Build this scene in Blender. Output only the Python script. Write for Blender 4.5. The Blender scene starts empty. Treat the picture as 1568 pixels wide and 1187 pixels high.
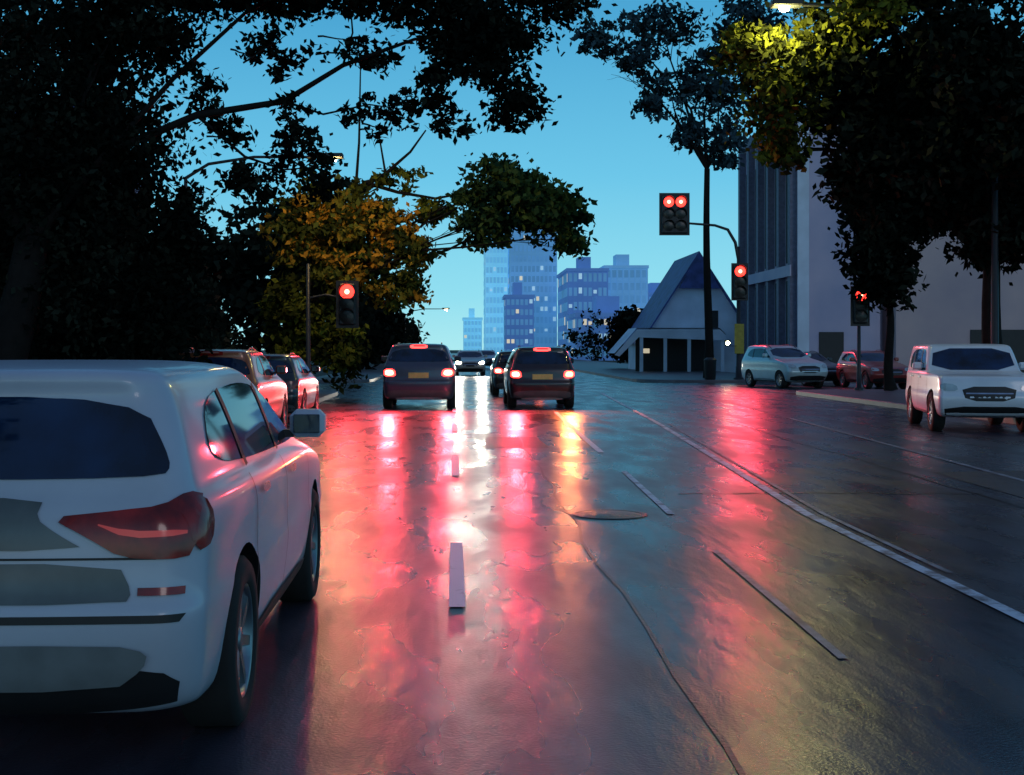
import bpy, math, random
import numpy as np
from mathutils import Vector, Matrix
from mathutils.bvhtree import BVHTree
from mathutils.geometry import delaunay_2d_cdt
random.seed(7)
R=math.radians
scene=bpy.context.scene
col=scene.collection

# ------------------------------------------------------------------ materials
def mat(name,c,rough=.6,metal=0,spec=.5,emit=None,es=0,var=.15,scale=6,coat=0,c2=None,bump=0,bscale=30,trans=0):
    m=bpy.data.materials.new(name); m.use_nodes=True
    nt=m.node_tree; b=nt.nodes['Principled BSDF']
    b.inputs['Roughness'].default_value=rough
    b.inputs['Metallic'].default_value=metal
    b.inputs['Specular IOR Level'].default_value=spec
    b.inputs['Coat Weight'].default_value=coat
    b.inputs['Coat Roughness'].default_value=.08
    if emit:
        b.inputs['Emission Color'].default_value=(*emit,1); b.inputs['Emission Strength'].default_value=es
    tc=nt.nodes.new('ShaderNodeTexCoord')
    n=nt.nodes.new('ShaderNodeTexNoise'); n.inputs['Scale'].default_value=scale; n.inputs['Detail'].default_value=5
    nt.links.new(tc.outputs['Object'],n.inputs['Vector'])
    r=nt.nodes.new('ShaderNodeValToRGB')
    a=c; d=c2 if c2 else tuple(min(1,x*(1+var)) for x in c)
    if not c2: a=tuple(x*(1-var) for x in c)
    r.color_ramp.elements[0].position=.35; r.color_ramp.elements[1].position=.65
    r.color_ramp.elements[0].color=(*a,1); r.color_ramp.elements[1].color=(*d,1)
    nt.links.new(n.outputs['Fac'],r.inputs['Fac']); nt.links.new(r.outputs['Color'],b.inputs['Base Color'])
    if bump:
        n2=nt.nodes.new('ShaderNodeTexNoise'); n2.inputs['Scale'].default_value=bscale; n2.inputs['Detail'].default_value=6
        nt.links.new(tc.outputs['Object'],n2.inputs['Vector'])
        bp=nt.nodes.new('ShaderNodeBump'); bp.inputs['Strength'].default_value=bump; bp.inputs['Distance'].default_value=.02
        nt.links.new(n2.outputs['Fac'],bp.inputs['Height']); nt.links.new(bp.outputs['Normal'],b.inputs['Normal'])
    return m

def leafmat(name,stops):
    m=bpy.data.materials.new(name); m.use_nodes=True
    nt=m.node_tree; nt.nodes.remove(nt.nodes['Principled BSDF']); b=nt.nodes.new('ShaderNodeBsdfDiffuse')
    nt.links.new(b.outputs[0],nt.nodes['Material Output'].inputs[0])
    at=nt.nodes.new('ShaderNodeAttribute'); at.attribute_name='shade'
    r=nt.nodes.new('ShaderNodeValToRGB')
    cr=r.color_ramp
    while len(cr.elements)<len(stops): cr.elements.new(.5)
    for e,(p,c) in zip(cr.elements,stops): e.position=p; e.color=(*c,1)
    nt.links.new(at.outputs['Fac'],r.inputs['Fac']); nt.links.new(r.outputs['Color'],b.inputs['Color'])
    return m

M={}
M['bark']=mat('bark',(.014,.012,.011),.9,bump=.6,bscale=12,spec=.1)
M['leaf_dark']=leafmat('leaf_dark',[(0,(.004,.006,.005)),(.6,(.009,.012,.009)),(1,(.022,.028,.020))])
M['leaf_teal']=leafmat('leaf_teal',[(0,(.012,.024,.030)),(.6,(.022,.044,.058)),(1,(.04,.085,.11))])
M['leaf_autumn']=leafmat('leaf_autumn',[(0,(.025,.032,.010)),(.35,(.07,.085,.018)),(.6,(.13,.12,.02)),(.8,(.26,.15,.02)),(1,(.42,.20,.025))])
M['leaf_green']=leafmat('leaf_green',[(0,(.010,.028,.016)),(.5,(.03,.06,.022)),(1,(.08,.12,.03))])
M['leaf_olive']=leafmat('leaf_olive',[(0,(.015,.018,.008)),(.5,(.055,.062,.012)),(1,(.15,.16,.02))])
M['dark']=mat('dark_plastic',(.012,.012,.013),.55)
M['black']=mat('black_metal',(.012,.013,.015),.5)
M['rubber']=mat('tyre_rubber',(.010,.010,.010),.85)
M['rim']=mat('rim_alloy',(.25,.26,.28),.35,metal=.9)
M['glass']=mat('window_glass',(.005,.008,.014),.05,spec=.6,scale=2.6,c2=(.008,.028,.08))  # blue noise patches paint sky reflections into the glass colour
M['chrome']=mat('chrome',(.5,.52,.55),.2,metal=1)
M['tail_off']=mat('tail_lens',(.34,.014,.008),.16,spec=.4,coat=.3,scale=9,c2=(.10,.006,.004))
M['tail_on']=mat('tail_lens_lit',(.4,.02,.02),.2,emit=(1,.035,.03),es=7)
M['tail_hot']=mat('brake_bulb_lit',(.8,.3,.2),.2,emit=(1,.24,.12),es=18)
M['amber_on']=mat('amber_bulb_lit',(.8,.4,.1),.2,emit=(1,.40,.07),es=16)
M['head_on']=mat('headlamp_lit',(.9,.9,.8),.2,emit=(1,.92,.7),es=90)
M['head_off']=mat('headlamp_lens',(.35,.4,.43),.08,spec=.9,coat=1)
M['plate']=mat('number_plate',(.55,.42,.12),.5)
M['red_sig']=mat('signal_lens_red_lit',(.6,.02,.02),.2,emit=(1,.03,.02),es=5)
M['red_core']=mat('signal_bulb_lit',(.8,.3,.2),.2,emit=(1,.26,.15),es=8)
M['lens_off']=mat('signal_lens_dark',(.012,.012,.01),.3)
M['yellow_paint']=mat('yellow_paint',(.35,.28,.03),.5)
M['lamp_on']=mat('lamp_bulb_lit',(1,.9,.5),.2,emit=(1,.95,.55),es=60)
M['lampw_on']=mat('lamp_bulb_warm_lit',(1,.8,.5),.2,emit=(1,.85,.55),es=25)
M['paint_white']=mat('car_paint_white',(.44,.485,.57),.38,coat=.4,var=.07,scale=1.6)
M['paint_jeep']=mat('car_paint_white_gloss',(.62,.66,.72),.34,coat=.45,var=.06,scale=2)
M['skid']=mat('bumper_silver',(.17,.19,.20),.5,metal=.1)
M['shade_grey']=mat('tailgate_shade_grey',(.10,.118,.122),.42,coat=.2,scale=3,var=.3)  # grey panels paint the shading of the white tailgate as colour
M['lower_grey']=mat('bumper_grey',(.08,.09,.10),.5)

# ------------------------------------------------------------------ mesh builder
class MB:
    def __init__(s): s.v=[]; s.f=[]; s.m=[]; s.mats=[]; s.sm=[]
    def mi(s,m):
        if m not in s.mats: s.mats.append(m)
        return s.mats.index(m)
    def add(s,vs,fs,m,smooth=False):
        o=len(s.v); s.v+= [tuple(v) for v in vs]; k=s.mi(m)
        for f in fs: s.f.append([i+o for i in f]); s.m.append(k); s.sm.append(smooth)
    def box(s,a,b,m,bev=0):
        x0,y0,z0=a; x1,y1,z1=b
        if bev:
            vs=[];fs=[]
            idx={}
            for i,x in enumerate((x0,x1)):
                for j,y in enumerate((y0,y1)):
                    for k,z in enumerate((z0,z1)):
                        sx=bev if i==0 else -bev; sy=bev if j==0 else -bev; sz=bev if k==0 else -bev
                        for ax,p in enumerate(((x,y+sy,z+sz),(x+sx,y,z+sz),(x+sx,y+sy,z))):
                            idx[(i,j,k,ax)]=len(vs); vs.append(p)
            for i in (0,1):
                fs.append([idx[(i,0,0,0)],idx[(i,1,0,0)],idx[(i,1,1,0)],idx[(i,0,1,0)]])
                fs.append([idx[(0,i,0,1)],idx[(1,i,0,1)],idx[(1,i,1,1)],idx[(0,i,1,1)]])
                fs.append([idx[(0,0,i,2)],idx[(1,0,i,2)],idx[(1,1,i,2)],idx[(0,1,i,2)]])
            for i in (0,1):
                for j in (0,1):
                    fs.append([idx[(i,j,0,0)],idx[(i,j,1,0)],idx[(i,j,1,1)],idx[(i,j,0,1)]])
                    fs.append([idx[(i,0,j,0)],idx[(i,1,j,0)],idx[(i,1,j,2)],idx[(i,0,j,2)]])
                    fs.append([idx[(0,i,j,1)],idx[(1,i,j,1)],idx[(1,i,j,2)],idx[(0,i,j,2)]])
                    for k in (0,1):
                        fs.append([idx[(i,j,k,0)],idx[(i,j,k,1)],idx[(i,j,k,2)]])
        else:
            vs=[(x0,y0,z0),(x1,y0,z0),(x1,y1,z0),(x0,y1,z0),(x0,y0,z1),(x1,y0,z1),(x1,y1,z1),(x0,y1,z1)]
            fs=[[0,3,2,1],[4,5,6,7],[0,1,5,4],[1,2,6,5],[2,3,7,6],[3,0,4,7]]
        s.add(vs,fs,m)
    def tube(s,pts,rad,m,n=8,cap=True):
        pts=[Vector(p) for p in pts]; vs=[]; fs=[]
        for i,p in enumerate(pts):
            t=(pts[min(i+1,len(pts)-1)]-pts[max(i-1,0)]).normalized()
            a=t.cross(Vector((.31,.95,.1))).normalized(); b=t.cross(a).normalized()
            r=rad[i] if isinstance(rad,(list,tuple)) else rad
            for k in range(n):
                an=2*math.pi*k/n; vs.append(p+a*math.cos(an)*r+b*math.sin(an)*r)
        for i in range(len(pts)-1):
            for k in range(n):
                k2=(k+1)%n; fs.append([i*n+k,i*n+k2,(i+1)*n+k2,(i+1)*n+k])
        s.add(vs,fs,m,True)
        if cap:
            s.add([vs[k] for k in range(n)],[list(range(n))],m); s.add(vs[-n:],[list(range(n))],m)
    def lathe(s,prof,m,n=24,axis='x',c=(0,0,0),smooth=True):
        vs=[];fs=[]
        for (a,r) in prof:
            for k in range(n):
                an=2*math.pi*k/n; p,q=r*math.cos(an),r*math.sin(an)
                v=(a,p,q) if axis=='x' else ((p,a,q) if axis=='y' else (p,q,a))
                vs.append((v[0]+c[0],v[1]+c[1],v[2]+c[2]))
        for i in range(len(prof)-1):
            for k in range(n):
                k2=(k+1)%n; fs.append([i*n+k,i*n+k2,(i+1)*n+k2,(i+1)*n+k])
        s.add(vs,fs,m,smooth)
    def obj(s,name,parent=None,fix=True):
        me=bpy.data.meshes.new(name); me.from_pydata(s.v,[],s.f); 
        for m in s.mats: me.materials.append(m)
        me.polygons.foreach_set('material_index',s.m); me.polygons.foreach_set('use_smooth',s.sm); me.update()
        if fix:
            import bmesh
            bm=bmesh.new(); bm.from_mesh(me); bmesh.ops.recalc_face_normals(bm,faces=bm.faces); bm.to_mesh(me); bm.free()
        o=bpy.data.objects.new(name,me); col.objects.link(o)
        if parent: o.parent=parent
        return o
def empty(name,loc=(0,0,0),rz=0):
    e=bpy.data.objects.new(name,None); e.location=loc; e.rotation_euler=(0,0,rz); e.empty_display_size=.3; col.objects.link(e); return e
def lamp(name,kind,loc,energy,color,parent=None,rot=(0,0,0),size=.1,angle=None,blend=.5):
    l=bpy.data.lights.new(name,kind); l.energy=energy; l.color=color
    if kind!='SUN': l.shadow_soft_size=size
    if kind=='SPOT': l.spot_size=angle or R(150); l.spot_blend=blend
    o=bpy.data.objects.new(name,l); o.location=loc; o.rotation_euler=rot; col.objects.link(o)
    if parent: o.parent=parent
    return o

# ------------------------------------------------------------------ world, sun, camera
w=bpy.data.worlds.new("World"); scene.world=w; w.use_nodes=True
nt=w.node_tree; bg=nt.nodes['Background']
sky=nt.nodes.new('ShaderNodeTexSky'); sky.sky_type='NISHITA'; sky.sun_disc=False
sky.sun_elevation=R(4); sky.sun_rotation=R(200)
tc=nt.nodes.new('ShaderNodeTexCoord'); sx=nt.nodes.new('ShaderNodeSeparateXYZ')
nt.links.new(tc.outputs['Generated'],sx.inputs[0])
rp=nt.nodes.new('ShaderNodeValToRGB'); cr=rp.color_ramp
cr.elements[0].position=0; cr.elements[0].color=(.40,.82,.88,1)
cr.elements[1].position=1; cr.elements[1].color=(.055,.09,.20,1)
for p,c in ((.04,(.25,.71,.87)),(.13,(.12,.53,.79)),(.25,(.05,.35,.63)),(.5,(.06,.14,.31))):
    e=cr.elements.new(p); e.color=(*c,1)
nt.links.new(sx.outputs['Z'],rp.inputs['Fac'])
sc=nt.nodes.new('ShaderNodeMix'); sc.data_type='RGBA'; sc.blend_type='ADD'; sc.inputs[0].default_value=.012
nt.links.new(rp.outputs['Color'],sc.inputs[6]); nt.links.new(sky.outputs['Color'],sc.inputs[7])
nt.links.new(sc.outputs[2],bg.inputs['Color']); bg.inputs['Strength'].default_value=1.0
s=lamp('sun','SUN',(0,-20,30),.20,(1,.90,.93)); s.data.angle=R(15)
s.rotation_euler=Vector((-.35,.85,-.35)).to_track_quat('-Z','Y').to_euler()
cam=bpy.data.cameras.new('camera'); co=bpy.data.objects.new('camera',cam); col.objects.link(co)
co.location=(0,0,1.55); co.rotation_euler=(R(90),0,0); cam.sensor_width=36; cam.lens=45.9; cam.shift_x=.0568; cam.shift_y=-.0373
cam.clip_end=5000; cam.clip_start=.05; scene.camera=co
scene.view_settings.view_transform='Standard'; scene.view_settings.look='None'; scene.view_settings.exposure=0

# ------------------------------------------------------------------ ground, road
def road_mat():
    m=bpy.data.materials.new('wet_asphalt'); m.use_nodes=True; nt=m.node_tree; b=nt.nodes['Principled BSDF']
    tc=nt.nodes.new('ShaderNodeTexCoord')
    def noise(scale,detail=4,vec=None):
        n=nt.nodes.new('ShaderNodeTexNoise'); n.inputs['Scale'].default_value=scale; n.inputs['Detail'].default_value=detail
        nt.links.new(vec or tc.outputs['Object'],n.inputs['Vector']); return n
    mp=nt.nodes.new('ShaderNodeMapping'); mp.inputs['Scale'].default_value=(1.8,.5,1); nt.links.new(tc.outputs['Object'],mp.inputs['Vector'])
    n1=noise(1.3,7,mp.outputs['Vector']); r1=nt.nodes.new('ShaderNodeValToRGB')
    r1.color_ramp.elements[0].position=.35; r1.color_ramp.elements[1].position=.68
    r1.color_ramp.elements[0].color=(.022,.022,.032,1); r1.color_ramp.elements[1].color=(.062,.062,.086,1)
    nt.links.new(n1.outputs['Fac'],r1.inputs['Fac']); nt.links.new(r1.outputs['Color'],b.inputs['Base Color'])
    n2=noise(1.0,4,mp.outputs['Vector']); mr=nt.nodes.new('ShaderNodeMapRange')
    mr.inputs['From Min'].default_value=.35; mr.inputs['From Max'].default_value=.65; mr.inputs['To Min'].default_value=.21; mr.inputs['To Max'].default_value=.37
    nt.links.new(n2.outputs['Fac'],mr.inputs['Value']); nt.links.new(mr.outputs['Result'],b.inputs['Roughness'])
    b.inputs['Specular IOR Level'].default_value=.5
    n3=noise(70,4); n4=noise(3.4,2,mp.outputs['Vector'])
    b1=nt.nodes.new('ShaderNodeBump'); b1.inputs['Strength'].default_value=.4; b1.inputs['Distance'].default_value=.005
    b2=nt.nodes.new('ShaderNodeBump'); b2.inputs['Strength'].default_value=.42; b2.inputs['Distance'].default_value=.018
    nt.links.new(n3.outputs['Fac'],b1.inputs['Height']); nt.links.new(n4.outputs['Fac'],b2.inputs['Height'])
    nt.links.new(b2.outputs['Normal'],b1.inputs['Normal']); nt.links.new(b1.outputs['Normal'],b.inputs['Normal'])
    return m
M['road']=road_mat()
M['tar']=mat('tar_seal',(.014,.014,.018),.34,scale=8,var=.3,bump=.3,bscale=40)
M['patch']=mat('asphalt_repair',(.035,.034,.044),.42,scale=5,var=.3,bump=.4,bscale=60)
M['iron']=mat('cast_iron',(.04,.04,.045),.35,metal=.6,bump=.6,bscale=40)
M['grass']=mat('ground_grass',(.02,.028,.015),.9,scale=.8,var=.4,bump=.5,bscale=20)
M['pave']=mat('pavement_concrete',(.08,.08,.085),.45,scale=1.2,var=.25,bump=.2)
M['kerb']=mat('kerb_stone',(.12,.12,.14),.5,scale=3)
def worn(name,c,lo=.40,hi=.62):
    m=bpy.data.materials.new(name); m.use_nodes=True; nt=m.node_tree; b=nt.nodes['Principled BSDF']; b.inputs['Roughness'].default_value=.45; b.inputs['Specular IOR Level'].default_value=.4
    tc=nt.nodes.new('ShaderNodeTexCoord'); n=nt.nodes.new('ShaderNodeTexNoise'); n.inputs['Scale'].default_value=3.3; n.inputs['Detail'].default_value=10; n.inputs['Roughness'].default_value=.75
    nt.links.new(tc.outputs['Object'],n.inputs['Vector']); r=nt.nodes.new('ShaderNodeValToRGB')
    r.color_ramp.elements[0].position=lo; r.color_ramp.elements[1].position=hi
    r.color_ramp.elements[0].color=(.08,.08,.10,1); r.color_ramp.elements[1].color=(*c,1)
    nt.links.new(n.outputs['Fac'],r.inputs['Fac']); nt.links.new(r.outputs['Color'],b.inputs['Base Color']); return m
M['line']=worn('road_paint_white',(.85,.86,.92),.30,.42); M['lineb']=worn('road_paint_worn',(.62,.70,.78),.38,.54); M['line2']=worn('road_paint_faded',(.34,.36,.40),.38,.60)

g=MB(); g.add([(-1500,-500,0),(1500,-500,0),(1500,2500,0),(-1500,2500,0)],[[0,1,2,3]],M['grass']); g.obj('ground',fix=False)
g=MB()
g.add([(-5.2,-30,.004),(11.6,-30,.004),(11.6,46,.004),(-5.2,46,.004)],[[0,1,2,3]],M['road'])
g.add([(-60,46,.004),(90,46,.004),(90,60,.004),(-60,60,.004)],[[0,1,2,3]],M['road'])
g.add([(-3.9,60,.004),(8.6,60,.004),(8.6,500,.004),(-3.9,500,.004)],[[0,1,2,3]],M['road'])
g.obj('road',fix=False)
def slab(name,poly,h=.14,kw=.16):
    n=len(poly); b=MB()
    P=[Vector(p) for p in poly]
    ins=[]
    for i in range(n):
        a=(P[i]-P[i-1]).normalized(); d=(P[(i+1)%n]-P[i]).normalized()
        na=Vector((-a.y,a.x)); nd=Vector((-d.y,d.x)); q=(na+nd); q=q/max(.3,q.dot(na)); ins.append(P[i]+q*kw)
    b.add([(p.x,p.y,0) for p in P]+[(p.x,p.y,h-.015) for p in P],[[i,(i+1)%n,n+(i+1)%n,n+i] for i in range(n)],M['kerb'])
    b.add([(p.x,p.y,h-.015) for p in P]+[(p.x+(q.x-p.x)*.12,p.y+(q.y-p.y)*.12,h) for p,q in zip(P,ins)]+[(q.x,q.y,h) for q in ins],
          [[i,(i+1)%n,n+(i+1)%n,n+i] for i in range(n)]+[[n+i,n+(i+1)%n,2*n+(i+1)%n,2*n+i] for i in range(n)],M['kerb'])
    b.add([(q.x,q.y,h) for q in ins],[list(range(n))],M['pave'])
    return b.obj(name,fix=False)
def arc(cx,cy,r,a0,a1,k=6): return [(cx+r*math.cos(R(a0+(a1-a0)*i/k)),cy+r*math.sin(R(a0+(a1-a0)*i/k))) for i in range(k+1)]
slab('pavement',[(-12,-30),(-5.2,-30),(-5.2,31),(-3.9,33.5)]+arc(-5.9,44,2,0,90)+[(-12,46)])
slab('pavement',[(11.6,-30),(22,-30),(22,46)]+arc(13.6,44,2,90,180))
slab('pavement',arc(11.6,63,3,180,270)+[(60,60),(60,63.8),(17,63.8),(17,200),(8.6,200)])
slab('pavement',[(-60,60)]+arc(-5.9,62,2,-90,0)+[(-3.9,300),(-7,300),(-7,64),(-60,64)])

def strip(b,pts,wd,m,z=.012):
    P=[Vector(p) for p in pts]; L=[];Rr=[]
    for i,p in enumerate(P):
        t=(P[min(i+1,len(P)-1)]-P[max(0,i-1)]).normalized(); n=Vector((-t.y,t.x))*wd/2
        L.append((p.x+n.x,p.y+n.y,z)); Rr.append((p.x-n.x,p.y-n.y,z))
    k=len(P); b.add(L+Rr,[[i,k+i,k+i+1,i+1] for i in range(k-1)],m)
b=MB()
for y0,y1 in ((-2,.5),(7.8,10.4),(15.9,19.0),(24.5,27),(32,35),(66,69),(76,79),(86,89)): strip(b,[(0.02,y0),(.02,y1)],.10,M['line'])
strip(b,[(3.2,2),(3.27,8.4),(3.3,12.2),(3.69,18.2),(4.3,28),(4.8,38),(5.2,46)],.10,M['lineb'])
strip(b,[(3.42,9),(3.46,12.2),(3.85,18.2),(4.45,27)],.05,M['line2'])
strip(b,[(1.94,6.5),(2.0,10)],.05,M['line2'])
strip(b,[(2.03,12.2),(2.15,16.5)],.07,M['lineb']); strip(b,[(2.2,19.5),(2.36,27),(2.5,32)],.10,M['line'])
strip(b,[(6.6,14),(7.2,24),(7.9,36),(8.4,46)],.08,M['line2'])
b.obj('road_markings',fix=False)
# tar seams, repair patches and a manhole cover
rn=random.Random(3); b=MB()
def wob(x0,y0,x1,y1,k=24,a=.05): return [(x0+(x1-x0)*i/k+rn.uniform(-a,a),y0+(y1-y0)*i/k) for i in range(k+1)]
strip(b,wob(1.05,4,1.15,30),.025,M['tar'],.008); strip(b,wob(5.4,7,6.0,34),.03,M['tar'],.008); strip(b,wob(-2.9,10,-2.8,30),.03,M['tar'],.008)
strip(b,[(2.4+i*.25,14.0+rn.uniform(-.06,.06)) for i in range(14)],.05,M['tar'],.008)
b.obj('tar_seams',fix=False)
b=MB(); b.add([(5.9,13.0,.008),(7.2,13.1,.008),(7.3,16.6,.008),(6.0,16.4,.008)],[[0,1,2,3]],M['patch']); b.add([(.5,20.4,.0075),(1.5,20.45,.0075),(1.45,23,.0075),(.55,22.9,.0075)],[[0,1,2,3]],M['patch']); b.obj('asphalt_patch',fix=False)
b=MB(); b.lathe([(.006,.36),(.012,.355),(.012,.31),(.008,.305),(.011,.295),(.013,.001)],M['iron'],28,'z',(1.45,12.2,0)); b.obj('manhole_cover')

# ------------------------------------------------------------------ trees
def leafmesh(name,blobs,size,m,seed,parent=None,aspect=.55):
    rng=np.random.default_rng(seed); C=[];S=[]; size*=1.1
    for (cx,cy,cz,rx,ry,rz,nc,cr_,nl) in blobs:
        if nc>40: nc=int(nc*.8)
        d=rng.normal(size=(nc,3)); d/=np.linalg.norm(d,axis=1)[:,None]; d*=rng.random((nc,1))**(1/2.2)
        cc=d*np.array([rx,ry,rz])+np.array([cx,cy,cz])
        sh=rng.random(nc)
        rr=cr_*(.5+rng.random((nc,1,1)))
        p=cc[:,None,:]+np.clip(rng.normal(size=(nc,nl,3))*.5,-1.3,1.3)*rr*np.array([1.25,1.1,.75])
        C.append(p.reshape(-1,3)); S.append(np.clip(np.repeat(sh,nl)+rng.normal(size=nc*nl)*.13,0,1))
    C=np.concatenate(C); S=np.concatenate(S); keep=C[:,2]>.05; C=C[keep]; S=S[keep]; n=len(C)
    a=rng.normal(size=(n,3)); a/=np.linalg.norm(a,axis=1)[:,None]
    b=np.cross(a,rng.normal(size=(n,3))); b/=np.linalg.norm(b,axis=1)[:,None]
    sz=size*(.6+.8*rng.random((n,1)))
    V=np.empty((n,4,3)); V[:,0]=C-a*sz; V[:,1]=C+b*sz*aspect+a*sz*.1; V[:,2]=C+a*sz; V[:,3]=C-b*sz*aspect+a*sz*.1
    me=bpy.data.meshes.new(name); me.vertices.add(4*n); me.vertices.foreach_set('co',V.ravel())
    me.loops.add(4*n); me.loops.foreach_set('vertex_index',np.arange(4*n,dtype=np.int32))
    me.polygons.add(n); me.polygons.foreach_set('loop_start',np.arange(0,4*n,4,dtype=np.int32))
    me.update(calc_edges=True)
    at=me.attributes.new('shade','FLOAT','FACE'); at.data.foreach_set('value',S.astype(np.float32))
    me.materials.append(m); o=bpy.data.objects.new(name,me); col.objects.link(o)
    if parent: o.parent=parent
    return o
def limb(b,p,q,r0,r1,rnd,sag=.12,k=7):
    p=Vector(p);q=Vector(q);L=(q-p).length; off=Vector((rnd.uniform(-1,1),rnd.uniform(-1,1),rnd.uniform(.2,1)))*L*sag
    pts=[];rad=[]
    for i in range(k):
        t=i/(k-1); pt=p.lerp(q,t)+off*math.sin(math.pi*t)+Vector((rnd.uniform(-1,1),rnd.uniform(-1,1),rnd.uniform(-1,1)))*L*.018*(0<i<k-1)
        pts.append(pt); rad.append(r0+(r1-r0)*t)
    b.tube(pts,rad,M['bark'],6); return pts
def tree(name,base,fork,r,groups,seed,limbs=None,twigs=3,only=None,ls=.42):
    rnd=random.Random(seed); e=empty(name,(0,0,0)); b=MB()
    bx=Vector(base); fk=Vector(fork)
    pts=[];rad=[]
    for i in range(8):
        t=i/7; pts.append(bx.lerp(fk,t)+Vector((math.sin(t*5+seed)*.06,math.cos(t*4)*.05,0))*(t>0)); rad.append(r*(1.5 if i==0 else 1.08-.4*t))
    b.tube(pts,rad,M['bark'],10)
    for (blobs,size,m) in groups:
        for bi,bl in enumerate(blobs):
            c=Vector(bl[:3])
            if only is not None and bi not in only: 
                for t in range(2):
                    a_=c+Vector((rnd.uniform(-1,0)*bl[3],0,rnd.uniform(-1,1)*bl[5])); q=c+Vector((rnd.uniform(0,1)*bl[3],rnd.uniform(-1,1)*bl[4]*.3,rnd.uniform(-1,1)*bl[5]))
                    limb(b,a_,q,.016,.005,rnd)
                continue
            L=limb(b,fk,c,r*ls,r*.08,rnd)
            for t in range(twigs):
                s0=L[rnd.randint(3,5)]; q=c+Vector((rnd.uniform(-1,1)*bl[3],rnd.uniform(-1,1)*bl[4],rnd.uniform(-1,1)*bl[5]))*.85
                T=limb(b,s0,q,r*.13,r*.03,rnd)
                limb(b,T[3],q+Vector((rnd.uniform(-1,1),0,rnd.uniform(-.5,1)))*bl[3]*.5,r*.06,r*.02,rnd)
    if limbs:
        for (pp,r0,r1) in limbs:
            b.tube(pp,[r0+(r1-r0)*i/(len(pp)-1) for i in range(len(pp))],M['bark'],7)
    b.obj('trunk_and_limbs',e)
    for i,(blobs,size,m) in enumerate(groups): leafmesh('foliage' if i==0 else 'foliage_%d'%i,blobs,size,m,seed*10+i,e)
    return e
# large dark tree on the left, canopy over the road
tree('offscreen_shade_tree',(-6.9,19,.1),(-6.2,19.3,3.2),.34,[([
  (-8.6,20,4.6,2.6,2,4.2,330,.5,50),(-5.7,20,4.2,1.4,1.4,3.0,330,.4,55),
  (-5.0,20.2,6.5,1.0,1.2,.6,90,.32,55),
  (-4.3,20,2.2,.6,1,1.0,60,.3,50),(-4.15,20,3.2,.35,.8,.9,38,.25,50),
  (-3.2,20,7.1,1.8,1.0,.36,100,.24,50),(-.9,20,7.02,1.6,1.0,.38,100,.25,50),
  (.40,20,6.3,.85,1,.8,115,.28,52),(.95,20,5.3,.38,.6,.36,22,.2,42),(1.5,20,6.95,.6,.9,.4,34,.24,46),
  (-.25,20,5.55,.3,.5,.3,12,.17,36),
  (-3.9,20,5.5,.3,.6,.45,10,.15,34),(-3.0,20,6.2,.5,.5,.3,8,.14,32),(-2.35,20,5.0,.35,.5,.45,9,.15,34),(-2.1,20,4.2,.5,.5,.35,12,.18,36),
  (-1.5,20,6.1,.7,.5,.25,12,.14,30),(-.8,20,5.2,.3,.5,.3,10,.13,28),(-3.1,20,4.1,.35,.5,.35,13,.18,38),(-2.6,20,5.9,.3,.4,.25,5,.13,30),(-1.4,20,5.1,.4,.4,.4,8,.12,26),(-2.4,20,4.6,.4,.5,.4,8,.17,36),(-.1,20,5.0,.35,.4,.2,7,.13,28),(-3.5,20,4.9,.3,.4,.3,7,.16,34)],.058,M['leaf_dark'])],11,
  limbs=[([(-6.2,19.3,3.2),(-5.2,19.6,4.5),(-3.9,19.8,5.1),(-2.6,20,5.35),(-1.7,20,5.9),(-.6,20,6.3),(.5,20,6.4)],.08,.014),
   ([(-2.6,20,5.35),(-2.0,20,5.15),(-1.3,20,5.3),(-.6,20,5.2)],.022,.007),([(-1.7,20,5.9),(-1.55,20,6.4),(-1.6,20,7.0)],.02,.01),
   ([(-3.9,19.8,5.1),(-3.2,20,4.5),(-2.6,20,4.3),(-2.0,20,4.35)],.028,.008),([(-5.2,19.6,4.5),(-4.3,20,5.7),(-3.2,20,6.7),(-2.3,20,7.2)],.05,.018)],twigs=3,only=[0,1])
tree('offscreen_shade_tree',(-9.5,27,.1),(-9.3,27,3.5),.36,[([(-9.6,27,6.2,3.0,2.5,4.0,300,.6,50),(-7.3,26,3.2,1.3,1.5,2.4,150,.5,50),(-5.7,26.5,2.4,.6,1.2,1.6,60,.4,45)],.12,M['leaf_dark'])],12)
tree('offscreen_shade_tree',(-8.2,4.5,.14),(-7.9,4.5,4.0),.34,[([(-6.6,2.5,6.9,3.4,4.2,1.7,170,.8,36),(-7.5,-6,7,4,4.5,2,130,.9,36)],.19,M['leaf_dark'])],18)  # added canopy outside the view, there to shade the SUV
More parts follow.
